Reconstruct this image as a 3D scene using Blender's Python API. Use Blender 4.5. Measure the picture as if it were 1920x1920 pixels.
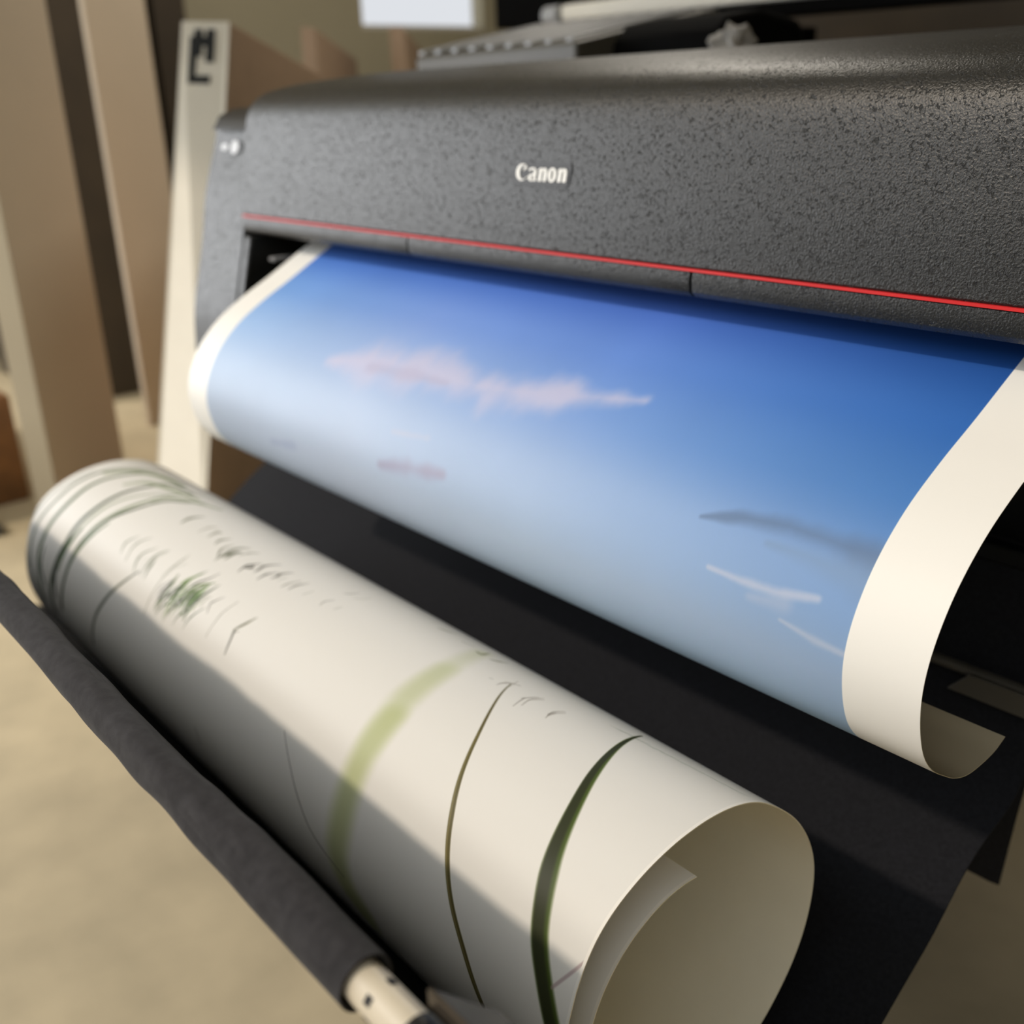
import bpy, bmesh, math, random, json
import numpy as np
from mathutils import Vector, Matrix, noise
for o in list(bpy.data.objects): bpy.data.objects.remove(o)
S = bpy.context.scene
COL = S.collection
H = 1.03          # height of the camera above the floor

# ------------------------------------------------------------------ camera
cd = bpy.data.cameras.new('camera'); cam = bpy.data.objects.new('camera', cd); COL.objects.link(cam)
Fv, Rv, Uv = Vector((-0.7209, 0.59167, -0.36087)), Vector((0.64377, 0.76453, -0.03255)), Vector((-0.25664, 0.25578, 0.93205))
m = Matrix((Rv, Uv, -Fv)).transposed().to_4x4(); m.translation = Vector((0, 0, H)); cam.matrix_world = m
cd.sensor_width = 36; cd.lens = 36 * 2000 / 1920; cd.clip_start = 0.02; cd.clip_end = 60
cd.dof.use_dof = True; cd.dof.focus_distance = 0.73; cd.dof.aperture_fstop = 4.2
S.camera = cam
# ------------------------------------------------------------------ light
w = bpy.data.worlds.new('world'); S.world = w; w.use_nodes = True
w.node_tree.nodes['Background'].inputs[0].default_value = (0.93, 0.96, .98, 1)
w.node_tree.nodes['Background'].inputs[1].default_value = 1.6
def lamp(name, kind, loc, toward, energy, color, **k):
    l = bpy.data.lights.new(name, kind); o = bpy.data.objects.new(name, l); COL.objects.link(o)
    o.location = loc; o.rotation_euler = Vector(toward).to_track_quat('-Z', 'Y').to_euler()
    l.energy = energy; l.color = color
    for a, b in k.items(): setattr(l, a, b)
    return o
SUN = Vector((-0.30, -0.60, 0.56)).normalized()
lamp('sun', 'SUN', (-2, -3, 3), -SUN, 1.6, (1.0, 0.85, 0.68), angle=math.radians(2.2))
lamp('window_light', 'AREA', (-4.7, -1.3, 1.5), (1, 0.45, -0.12), 75, (0.97, 0.98, 1.0), shape='RECTANGLE', size=2.4, size_y=2.0)
lamp('background_fill', 'AREA', (-2.7, 2.7, 2.85), (-.6, -.55, -1), 40, (1.0, 0.93, 0.82), shape='RECTANGLE', size=1.4, size_y=.6)  # unseen fill light, added to brighten the boards at the back
S.view_settings.view_transform = 'Standard'; S.view_settings.look = 'None'
S.view_settings.gamma = 1; S.view_settings.use_curve_mapping = False
S.view_settings.exposure = 0.0

# ------------------------------------------------------------------ materials
def lin(c): return tuple(((v/255)/12.92 if v/255 <= .04045 else ((v/255+.055)/1.055)**2.4) for v in c)
def mat(name, rgb, rough=.6, metal=0, spec=.5, noise_amt=0, scale=40, bump=0, bscale=200, detail=3, sheen=0, bdist=.001):
    M = bpy.data.materials.new(name); M.use_nodes = True; nt = M.node_tree; b = nt.nodes['Principled BSDF']
    c = lin(rgb); b.inputs['Base Color'].default_value = (*c, 1); b.inputs['Roughness'].default_value = rough
    b.inputs['Metallic'].default_value = metal; b.inputs['Specular IOR Level'].default_value = spec
    if sheen: b.inputs['Sheen Weight'].default_value = sheen; b.inputs['Sheen Roughness'].default_value = .5
    tc = nt.nodes.new('ShaderNodeTexCoord')
    if noise_amt:
        n = nt.nodes.new('ShaderNodeTexNoise'); n.inputs['Scale'].default_value = scale; n.inputs['Detail'].default_value = detail
        nt.links.new(tc.outputs['Object'], n.inputs['Vector'])
        r = nt.nodes.new('ShaderNodeValToRGB'); r.color_ramp.elements[0].position = .3; r.color_ramp.elements[1].position = .7
        r.color_ramp.elements[0].color = (*[v*(1-noise_amt) for v in c], 1); r.color_ramp.elements[1].color = (*[min(1, v*(1+noise_amt)) for v in c], 1)
        nt.links.new(n.outputs['Fac'], r.inputs['Fac']); nt.links.new(r.outputs['Color'], b.inputs['Base Color'])
    if bump:
        n = nt.nodes.new('ShaderNodeTexNoise'); n.inputs['Scale'].default_value = bscale; n.inputs['Detail'].default_value = 4
        nt.links.new(tc.outputs['Object'], n.inputs['Vector'])
        bp = nt.nodes.new('ShaderNodeBump'); bp.inputs['Strength'].default_value = bump; bp.inputs['Distance'].default_value = bdist
        nt.links.new(n.outputs['Fac'], bp.inputs['Height']); nt.links.new(bp.outputs['Normal'], b.inputs['Normal'])
    return M
def grain_mat(name, rgb, rough=.42):
    """moulded black plastic: fine leathery grain with scattered pits"""
    M = mat(name, rgb, rough); nt = M.node_tree; b = nt.nodes['Principled BSDF']
    tc = nt.nodes.new('ShaderNodeTexCoord')
    n1 = nt.nodes.new('ShaderNodeTexNoise'); n1.inputs['Scale'].default_value = 560; n1.inputs['Detail'].default_value = 2
    n2 = nt.nodes.new('ShaderNodeTexNoise'); n2.inputs['Scale'].default_value = 330; n2.inputs['Detail'].default_value = 3; n2.inputs['Distortion'].default_value = .8
    for n in (n1, n2): nt.links.new(tc.outputs['Object'], n.inputs['Vector'])
    r = nt.nodes.new('ShaderNodeValToRGB'); r.color_ramp.elements[0].position = .58; r.color_ramp.elements[1].position = .68
    r.color_ramp.elements[0].color = (1, 1, 1, 1); r.color_ramp.elements[1].color = (0, 0, 0, 1)
    nt.links.new(n2.outputs['Fac'], r.inputs['Fac'])
    mm = nt.nodes.new('ShaderNodeMath'); mm.operation = 'MULTIPLY_ADD'; mm.inputs[1].default_value = 0.9
    nt.links.new(n1.outputs['Fac'], mm.inputs[0]); nt.links.new(r.outputs['Color'], mm.inputs[2])
    bp = nt.nodes.new('ShaderNodeBump'); bp.inputs['Strength'].default_value = .8; bp.inputs['Distance'].default_value = .0007
    nt.links.new(mm.outputs[0], bp.inputs['Height']); nt.links.new(bp.outputs['Normal'], b.inputs['Normal'])
    rr = nt.nodes.new('ShaderNodeMapRange'); rr.inputs['To Min'].default_value = .6; rr.inputs['To Max'].default_value = rough
    nt.links.new(r.outputs['Color'], rr.inputs['Value']); nt.links.new(rr.outputs['Result'], b.inputs['Roughness'])
    rs = nt.nodes.new('ShaderNodeMapRange'); rs.inputs['To Min'].default_value = .3; rs.inputs['To Max'].default_value = .5
    nt.links.new(r.outputs['Color'], rs.inputs['Value']); nt.links.new(rs.outputs['Result'], b.inputs['Specular IOR Level'])
    return M
def image_mat(name, img, rough=.55, spec=.35, coat=0):
    M = bpy.data.materials.new(name); M.use_nodes = True; nt = M.node_tree; b = nt.nodes['Principled BSDF']
    t = nt.nodes.new('ShaderNodeTexImage'); t.image = img; t.extension = 'EXTEND'
    u = nt.nodes.new('ShaderNodeUVMap'); u.uv_map = 'UVMap'
    nt.links.new(u.outputs[0], t.inputs[0]); nt.links.new(t.outputs['Color'], b.inputs['Base Color'])
    b.inputs['Roughness'].default_value = rough; b.inputs['Specular IOR Level'].default_value = spec
    return M
PAPER = (238, 237, 233)
M = dict(
    grain=grain_mat('grained_black_plastic', (30, 31, 31), .37),
    black=mat('black_plastic', (11, 11, 12), .45, bump=.1, bscale=900, bdist=.0003),
    dark=mat('dark_interior', (8, 8, 9), .6, noise_amt=.1),
    grey=mat('grey_metal', (84, 81, 74), .5, noise_amt=.06, scale=20),
    red=mat('red_plastic', (215, 40, 42), .4, noise_amt=.04, scale=30),
    white=mat('white_print', (240, 240, 235), .4, noise_amt=.02, scale=30),
    silver=mat('silver_plastic', (170, 172, 175), .35, noise_amt=.03, scale=60),
    matte=mat('matte_black', (8, 8, 8), .9, spec=.08, noise_amt=.1),
    cloth=mat('charcoal_fabric', (30, 31, 35), .95, spec=.15, noise_amt=.22, scale=260, bump=.35, bscale=1500, bdist=.0004, sheen=.04),
    sleeve=mat('charcoal_sleeve_fabric', (50, 49, 51), .95, spec=.15, noise_amt=.25, scale=120, bump=.4, bscale=1300, bdist=.0005, sheen=.08, detail=6),
    tube=mat('white_tube_plastic', (215, 205, 185), .3, noise_amt=.03, scale=30),
    steel=mat('dark_steel', (88, 80, 70), .32, metal=.7, noise_amt=.2, scale=60),
    paper=mat('plain_paper', PAPER, .7, spec=.25, noise_amt=.012, scale=30),
    inner2=mat('roll_inside_lit', (240, 234, 214), .75, spec=.2, noise_amt=.015, scale=30),  # paper back, colour raised to stand in for light through the paper
    cardlight=mat('light_cardboard', (165, 142, 120), .85, noise_amt=.05, scale=12),
    scrap=mat('grey_paper', (150, 146, 140), .8, noise_amt=.05, scale=40),
    inner=mat('paper_back', (190, 180, 155), .75, spec=.2, noise_amt=.015, scale=30),
    card=mat('brown_cardboard', (150, 126, 102), .85, noise_amt=.06, scale=12),
    cardw=mat('white_cardboard', (238, 234, 222), .7, noise_amt=.02, scale=12),
    board=mat('beige_board', (196, 182, 162), .7, noise_amt=.04, scale=3),
    board2=mat('pale_board_edge', (180, 170, 148), .7, noise_amt=.03, scale=5),
    wall=mat('beige_wall', (178, 170, 145), .85, noise_amt=.04, scale=2),
    wall_dark=mat('brown_wall', (92, 80, 64), .85, noise_amt=.05, scale=2),
    wood=mat('brown_wood', (120, 82, 44), .6, noise_amt=.25, scale=14),
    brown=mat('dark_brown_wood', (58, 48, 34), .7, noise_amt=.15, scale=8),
    ink=mat('black_ink', (22, 26, 28), .7, noise_amt=.05, scale=30),
    floor=mat('beige_floor', (186, 172, 142), .8, noise_amt=.10, scale=9, detail=8, bump=.15, bscale=120),
    glass_frame=mat('white_window_frame', (225, 222, 212), .5, noise_amt=.02),
)
sky = bpy.data.materials.new('bright_window_pane'); sky.use_nodes = True
nt = sky.node_tree; nt.nodes.remove(nt.nodes['Principled BSDF']); em = nt.nodes.new('ShaderNodeEmission')
em.inputs[0].default_value = (.92, .95, 1, 1); em.inputs[1].default_value = .80; nt.links.new(em.outputs[0], nt.nodes['Material Output'].inputs[0])
M['pane'] = sky

# ------------------------------------------------------------------ mesh helpers
def add(name, verts, faces, m, parent=None, smooth=False, loc=(0, 0, 0)):
    me = bpy.data.meshes.new(name); me.from_pydata([(v[0], v[1], v[2]) for v in verts], [], faces); me.update()
    o = bpy.data.objects.new(name, me); COL.objects.link(o); me.materials.append(m)
    if smooth:
        for p in me.polygons: p.use_smooth = True
    bm = bmesh.new(); bm.from_mesh(me); bmesh.ops.recalc_face_normals(bm, faces=bm.faces); bm.to_mesh(me); bm.free()
    o.location = loc
    if parent: o.parent = parent; o.matrix_parent_inverse = parent.matrix_world.inverted() if False else Matrix.Translation(-parent.location)
    return o
def tag(o, label=None, cat=None, group=None, kind=None):
    if label: o['label'] = label
    if cat: o['category'] = cat
    if group: o['group'] = group
    if kind: o['kind'] = kind
    return o
def empty(name, loc, label, cat, group=None):
    o = bpy.data.objects.new(name, None); COL.objects.link(o); o.location = (loc[0], loc[1], loc[2]+H); o.empty_display_size = .1
    return tag(o, label, cat, group)
def W(p): return (p[0], p[1], p[2] + H)
def bevel(o, w=.003, seg=2):
    b = o.modifiers.new('bevel', 'BEVEL'); b.width = w; b.segments = seg; b.limit_method = 'ANGLE'; b.angle_limit = math.radians(35); return o
def box(name, x0, x1, y0, y1, z0, z1, m, parent=None, bv=.003):
    v = [W((x, y, z)) for x in (x0, x1) for y in (y0, y1) for z in (z0, z1)]
    f = [(0, 1, 3, 2), (4, 6, 7, 5), (0, 4, 5, 1), (2, 3, 7, 6), (0, 2, 6, 4), (1, 5, 7, 3)]
    o = add(name, v, f, m, parent)
    if bv: bevel(o, bv)
    return o
def hexa(name, b, t, m, parent=None, bv=.003):
    """b, t: four bottom and four top corners in the same order"""
    v = [W(p) for p in b + t]
    f = [(0, 1, 2, 3), (4, 5, 6, 7), (0, 1, 5, 4), (1, 2, 6, 5), (2, 3, 7, 6), (3, 0, 4, 7)]
    o = add(name, v, f, m, parent)
    if bv: bevel(o, bv)
    return o
def smooth_pts(P, n=8):
    P = [np.array(p, float) for p in P]; Q = [2*P[0]-P[1]] + P + [2*P[-1]-P[-2]]; out = []
    for i in range(1, len(Q)-2):
        a, b, c, d = Q[i-1:i+3]
        for k in range(n):
            t = k/n; out.append(.5*((2*b)+(-a+c)*t+(2*a-5*b+4*c-d)*t*t+(-a+3*b-3*c+d)*t**3))
    out.append(P[-1]); return out
def prism(name, prof, x0, x1, m, parent=None, smooth=True, nx=1, bv=0):
    """closed (y,z) profile extruded along x"""
    n = len(prof); v = []; f = []
    for i in range(nx+1):
        x = x0+(x1-x0)*i/nx; v += [W((x, p[0], p[1])) for p in prof]
    for i in range(nx):
        for j in range(n): a = i*n+j; b = i*n+(j+1) % n; f.append((a, b, b+n, a+n))
    f.append(tuple(range(n))[::-1]); f.append(tuple(nx*n+j for j in range(n)))
    o = add(name, v, f, m, parent)
    if smooth:
        for p in o.data.polygons[:-2]: p.use_smooth = True
        try: o.data.set_sharp_from_angle(angle=math.radians(40))
        except Exception: pass
    if bv: bevel(o, bv)
    return o
def sheet(name, prof, x0, x1, m, m2, parent=None, nx=40, thick=.0006, disp=None, vpar=None, uvx=None, flip=True):
    """open (y,z) profile swept along x, with uv and thickness; m on the outer face, m2 on the inner"""
    n = len(prof); v = []; f = []; uv = []
    for i in range(nx+1):
        t = i/nx; x = x0+(x1-x0)*t
        for j, p in enumerate(prof):
            y, z = p; xx = x
            if disp: xx, y, z = disp(x, y, z, j/(n-1), t)
            v.append(W((xx, y, z))); uv.append((uvx(x) if uvx else t, vpar[j] if vpar is not None else j/(n-1)))
    for i in range(nx):
        for j in range(n-1): a = i*n+j; f.append((a, a+1, a+n+1, a+n) if flip else (a, a+n, a+n+1, a+1))
    me = bpy.data.meshes.new(name); me.from_pydata(v, [], f); me.update()
    ul = me.uv_layers.new(name='UVMap')
    for lp in me.loops: ul.data[lp.index].uv = uv[lp.vertex_index]
    for p in me.polygons: p.use_smooth = True
    me.materials.append(m); me.materials.append(m2); me.materials.append(m2)
    o = bpy.data.objects.new(name, me); COL.objects.link(o)
    s = o.modifiers.new('thickness', 'SOLIDIFY'); s.thickness = thick; s.offset = -1; s.material_offset = 1; s.material_offset_rim = 2; s.use_even_offset = False
    e = o.modifiers.new('crisp_edge', 'EDGE_SPLIT'); e.split_angle = math.radians(50)
    if parent: o.parent = parent; o.matrix_parent_inverse = Matrix.Translation(-parent.location)
    return o
def tube(name, cy, cz, r, x0, x1, m, parent=None, seg=48, nx=1, r_in=0, disp=None):
    v = []; f = []
    for i in range(nx+1):
        x = x0+(x1-x0)*i/nx
        for k in range(seg):
            a = 2*math.pi*k/seg; rr = r; dy = dz = 0
            if disp: rr, dy, dz = disp(x, a, r)
            v.append(W((x, cy+dy+rr*math.cos(a), cz+dz+rr*math.sin(a))))
    for i in range(nx):
        for k in range(seg): a = i*seg+k; b = i*seg+(k+1) % seg; f.append((a, b, b+seg, a+seg))
    if r_in:
        for i, xx in ((0, x0), (nx, x1)):
            base = len(v)
            for k in range(seg):
                a = 2*math.pi*k/seg; v.append(W((xx, cy+r_in*math.cos(a), cz+r_in*math.sin(a))))
            for k in range(seg): f.append((i*seg+k, i*seg+(k+1) % seg, base+(k+1) % seg, base+k))
        b0, b1 = (nx+1)*seg, (nx+2)*seg
        for k in range(seg): f.append((b0+k, b0+(k+1) % seg, b1+(k+1) % seg, b1+k))
    else:
        f.append(tuple(range(seg))); f.append(tuple(nx*seg+k for k in range(seg)))
    o = add(name, v, f, m, parent)
    for p in o.data.polygons:
        if len(p.vertices) == 4: p.use_smooth = True
    try: o.data.set_sharp_from_angle(angle=math.radians(40))
    except Exception: pass
    return o

# ------------------------------------------------------------------ setting
def struct(o): o['kind'] = 'structure'; return o
struct(box('floor', -6.2, 2.5, -3.5, 6.0, -H-.05, -H, M['floor'], bv=0))
struct(box('wall_left_low', -5.3, -5.2, 0.6, 6.0, -H, .37, M['wall'], bv=0)).name = 'wall_left'
wl = bpy.data.objects['wall_left']
for nm, a in (('wall_left_upper', (0.6, 6.0, .95, 1.9)), ('wall_left_near', (0.6, 3.37, .37, .95)), ('wall_left_far', (4.18, 6.0, .37, .95))):
    o = box(nm, -5.3, -5.2, a[0], a[1], a[2], a[3], M['wall'], bv=0); o['kind'] = 'structure'
struct(box('wall_back', -5.3, 2.5, 5.6, 5.7, -H, 1.9, M['wall'], bv=0))
struct(box('wall_front_screen', -2.7, 2.5, -2.6, -2.5, -H, 1.1, M['wall_dark'], bv=0))  # unseen, cut low and dark to dim reflections on the cover's right
struct(box('wall_right', 2.4, 2.5, -2.5, 5.6, -H, 1.9, M['wall'], bv=0))
struct(box('ceiling', -5.3, 2.5, -1.0, 5.7, 1.9, 1.95, M['wall'], bv=0))
wn = empty('window_1', (-5.2, 3.78, .37), None, None); wn['kind'] = 'structure'
box('window_pane', -5.31, -5.30, 3.37, 4.18, .37, .95, M['pane'], wn, bv=0)
for a in ((3.37, 4.18, .37, .39), (3.37, 4.18, .93, .95)): box('window_frame', -5.25, -5.20, *a, M['glass_frame'], wn, bv=0)

# leaning flat boxes and boards on the left
def ray_box(name, label, p_bl, p_br, p_tl, p_tr, depth, mf, ms, cat='box', group=None):
    """box from its narrow front face (four corners, camera frame) and a depth vector"""
    d = Vector(depth); P = [Vector(p) for p in (p_bl, p_br, p_tr, p_tl)]
    root = empty(name, (P[0]+P[1])/2+d/2, label, cat, group)
    b = [P[0], P[1], P[1]+d, P[0]+d]; t = [P[3], P[2], P[2]+d, P[3]+d]
    o = hexa('body', b, t, ms, root, bv=.004)
    n = -(d.normalized())*.002
    f = hexa('front_panel', [P[0]+n, P[1]+n, P[1]-n*.4, P[0]-n*.4], [P[3]+n, P[2]+n, P[2]-n*.4, P[3]-n*.4], mf, root, bv=0)
    return root, o, f
root, o, f = ray_box('flat_carton', 'tall flat carton with white narrow edge and black mark leaning beside the printer',
        (-2.635, .935, -1.03), (-2.49, 1.011, -1.03), (-2.70, 1.23, .203), (-2.63, 1.32, .198), (-.74, .68, -.10), M['cardw'], M['card'], 'carton', 'brown cartons standing behind the printer')
f['label'] = 'white narrow side'
# black printed mark near the top of the white side: an upright bar with arrow and foot
def mark(u0, u1, v0, v1):
    BL, BR, TL, TR = [Vector(p) for p in ((-2.635, .935, -1.03), (-2.49, 1.011, -1.03), (-2.70, 1.23, .203), (-2.63, 1.32, .198))]
    def q(u, v): return (BL*(1-v)+TL*v)*(1-u)+(BR*(1-v)+TR*v)*u
    n = (BR-BL).cross(TL-BL).normalized(); n = n if n.x > 0 else -n
    return [q(u0, v0), q(u1, v0), q(u1, v1), q(u0, v1)], n
vs = []; fs = []
for a in ((.22, .36, .885, .965), (.36, .66, .885, .900), (.22, .56, .955, .972), (.56, .72, .925, .985), (.30, .46, .935, .985)):
    q, n = mark(*a); k = len(vs); vs += [W(p+n*.0060) for p in q]+[W(p+n*.0005) for p in q]
    fs += [(k, k+1, k+2, k+3), (k+4, k+5, k+6, k+7), (k, k+1, k+5, k+4), (k+1, k+2, k+6, k+5), (k+2, k+3, k+7, k+6), (k+3, k, k+4, k+7)]
add('printed_mark', vs, fs, M['ink'], root)
def R3(r, s): return tuple(v*s for v in r)
ray_box('flat_carton', 'tall brown carton with lighter front edge, middle one of the row behind the printer',
        (-3.62, 2.05, -1.03), (-3.58, 2.14, -1.03), R3((-.966, .557, .070), 3.75), R3((-.957, .567, .068), 3.75), (-1.0, .80, -.06), M['cardlight'], M['card'], 'carton', 'brown cartons standing behind the printer')[2]['label'] = 'lighter brown front edge'
ray_box('flat_carton', 'tall brown carton nearest the window, its top just above the grey tray',
        (-3.82, 2.60, -1.03), (-3.78, 2.70, -1.03), R3((-.912, .620, .067), 4.2), R3((-.903, .630, .066), 4.2), (-1.0, .85, -.08), M['cardlight'], M['card'], 'carton', 'brown cartons standing behind the printer')[2]['label'] = 'lighter brown front edge'
ray_box('standing_board', 'tall beige board standing at far left with paler side edge',
        (-2.97, .745, -1.03), (-2.92, .790, -1.03), (-2.97, .745, 1.2), (-2.92, .790, 1.2), (-.13, .24, 0), M['board2'], M['board'], 'board')
ray_box('standing_board', 'tall beige board standing between the dark gap and the white edged carton',
        (-3.60, 1.314, -1.03), (-3.588, 1.324, -1.03), (-3.60, 1.314, 1.2), (-3.588, 1.324, 1.2), (-.130, .250, 0), M['board'], M['board'], 'board')
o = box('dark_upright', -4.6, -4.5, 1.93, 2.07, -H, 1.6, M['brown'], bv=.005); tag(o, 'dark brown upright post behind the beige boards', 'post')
o = box('dark_gap_slab', -4.9, -4.1, 1.20, 1.70, -H, 1.6, M['brown'], bv=.005); tag(o, 'dark brown tall cupboard added as the dark of the gap between the beige boards', 'slab')  # added dark block, stands for the shade between the boards
o = box('wooden_crate', -4.0, -3.12, .20, .77, -H, -.72, M['wood'], bv=.01); tag(o, 'low brown wooden block on the floor at the left edge', 'crate')
o = box('floor_strip', -3.3, -2.88, .60, .63, -H, -H+.02, M['grey'], bv=.004); tag(o, 'narrow grey strip lying on the floor by the wooden block', 'strip')
o = box('dark_backdrop', -2.9, 1.6, 3.2, 3.6, -H, .85, M['brown'], bv=.01); tag(o, 'long dark brown cabinet standing in for the shaded wall behind the printer at right', 'backdrop')  # dark block added in place of the back wall's shade

# ------------------------------------------------------------------ background machine
bg = empty('background_machine', (-1.6, 2.1, -1.03), 'black machine with long pale rail standing behind the printer', 'machine')
box('stand', -1.9, -.3, 2.0, 2.4, -H, -.05, M['matte'], bg)
prism('body', [(1.95, -.05), (1.95, .10), (1.97, .125), (2.3, .135), (2.3, -.05)], -2.10, -1.62, M['matte'], bg, bv=.006)
box('control_box', -2.68, -2.30, 2.2, 2.4, .193, .40, M['matte'], bg, bv=.006)
box('bracket', -2.5, -2.0, 2.2, 2.35, .10, .21, M['matte'], bg, bv=.006)
hexa('rail', [(-2.07, 1.90, .169), (-.90, 1.90, .158), (-.90, 1.99, .158), (-2.07, 1.99, .169)], [(-2.07, 1.90, .205), (-.90, 1.90, .205), (-.90, 1.99, .205), (-2.07, 1.99, .205)], M['cardw'], bg, bv=.01)['label'] = 'pale rail'
hexa('rail_underside', [(-2.1, 1.90, .142), (-.5, 1.90, .128), (-.5, 1.98, .128), (-2.1, 1.98, .142)], [(-2.1, 1.895, .167), (-.5, 1.895, .154), (-.5, 1.98, .154), (-2.1, 1.98, .167)], M['matte'], bg, bv=.004)
for k in range(2): tube('end_clamp', 1.915+.03*k, .185-.012*k, .022, -2.13+.01*k, -2.08+.01*k, M['silver'], bg, seg=24)
# crumpled paper scrap
cr = bmesh.new(); bmesh.ops.create_icosphere(cr, subdivisions=3, radius=1)
for v in cr.verts:
    n = noise.noise(v.co*1.7)*.55 + noise.noise(v.co*4)*.25
    v.co *= 1+n; v.co = Vector((v.co.x*.035, v.co.y*.03, v.co.z*.032))
me = bpy.data.meshes.new('crumpled_paper'); cr.to_mesh(me); cr.free(); me.materials.append(M['scrap'])
o = bpy.data.objects.new('crumpled_paper', me); COL.objects.link(o); o.location = W((-1.15, 1.42, .062)); tag(o, 'crumpled grey scrap of paper on top behind the printer cover', 'paper')

# ------------------------------------------------------------------ printer
XL, XR_ = -1.514, .30
pr = empty('large_format_printer', (-.65, 1.1, -1.03), 'black large format printer with red stripe and grained front cover', 'printer')
front = [(.7445, -.1475), (.750, -.105), (.758, -.060), (.766, -.022), (.774, -.002), (.788, .012), (.812, .022), (.86, .031), (.93, .0385), (1.01, .045), (1.09, .049), (1.16, .048)]
front = smooth_pts(front, 6)
prof = [tuple(p) for p in front] + [(1.22, .03), (1.22, -.10), (.80, -.10), (.762, -.1475)]
cov = prism('front_cover', prof, XL, XR_, M['grain'], pr, nx=24, bv=.0025)
box('red_stripe', XL+.004, XR_-.002, .7423, .752, -.1493, -.1469, M['red'], pr, bv=0)['label'] = 'thin red stripe'
for a, b in ((XL, -1.0865), (-1.0840, -.6425), (-.6400, XR_)):
    prism('lower_lip', [(.7440, -.1496), (.7425, -.158), (.7435, -.168), (.748, -.1725), (.756, -.1735), (.800, -.170), (.800, -.1496)], a, b, M['grain'], pr, nx=8, bv=.0008)
# body behind / below
prism('body', [(.815, -.102), (1.24, -.102), (1.24, .02), (1.40, .0), (1.40, -.36), (.99, -.36), (.93, -.30), (.93, -.20), (.99, -.17), (.99, -.13), (.815, -.13)], XL+.01, XR_, M['dark'], pr, smooth=False, bv=.004)
prism('paper_guide', [(.84, -.185), (.93, -.157), (1.0, -.15), (1.0, -.19), (.93, -.21), (.86, -.225), (.83, -.215)], XL+.03, XR_-.02, M['black'], pr, smooth=False, bv=.003)
box('guide_clip', -1.487, -1.470, .765, .86, -.215, -.209, M['silver'], pr, bv=.002)['label'] = 'pale grey guide clip'
# left end unit
lp = smooth_pts([(.705, -.36), (.712, -.30), (.7255, -.25), (.742, -.19), (.755, -.13), (.770, -.085), (.785, -.045), (.790, -.020), (.800, -.008), (.825, -.002), (.90, .004), (1.2, .006)], 5)
prism('end_unit', [tuple(p) for p in lp]+[(1.40, -.02), (1.40, -.38), (.72, -.385), (.705, -.375)], -1.662, XL-.003, M['grain'], pr, nx=4, bv=.004)
prism('end_unit_cap', [(.777, -.030), (.786, -.018), (.798, -.0065), (.815, 0), (.90, .006), (1.0, .006), (1.0, -.01), (.90, -.03)], -1.650, XL-.012, M['silver'] if False else M['black'], pr, bv=.002)
prism('column', [(.705, -.36), (.712, -.30), (.7255, -.25), (.742, -.19), (.744, -.178), (.90, -.178), (.90, -.37)], XL-.0025, -1.497, M['grain'], pr, bv=.003)
# raised top tray at the back
tray = hexa('top_tray', [(-1.90, 1.35, .02), (-1.43, 1.35, .02), (-1.43, 1.75, .02), (-1.90, 1.75, .02)], [(-1.90, 1.35, .083), (-1.43, 1.35, .087), (-1.46, 1.75, .150), (-2.0, 1.75, .150)], M['grey'], pr, bv=.006)
for k in range(9):
    x = -1.93+.055*k
    hexa('tray_rib', [(x, 1.38, .088), (x+.018, 1.38, .088), (x+.0, 1.72, .146), (x-.02, 1.72, .146)], [(x, 1.38, .096), (x+.018, 1.38, .096), (x+.0, 1.72, .153), (x-.02, 1.72, .153)], M['silver'], pr, bv=.002)
prism('roll_cover', [(1.44, .02), (1.44, .085), (1.47, .112), (1.55, .125), (1.66, .11), (1.70, .02)], -1.44, -1.20, M['matte'], pr, bv=.012)
# underside: rails, lower body, stand
box('lower_body', XL, XR_, 1.02, 1.38, -.52, -.36, M['dark'], pr, bv=.006)
for x in (-1.47, .12):
    box('stand_leg', x, x+.06, 1.08, 1.22, -.98, -.50, M['black'], pr, bv=.01)
    box('stand_foot', x-.01, x+.07, .75, 1.45, -H+.02, -.97, M['black'], pr, bv=.012)
box('stand_crossbar', -1.41, .12, 1.12, 1.18, -.62, -.55, M['black'], pr, bv=.008)

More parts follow.
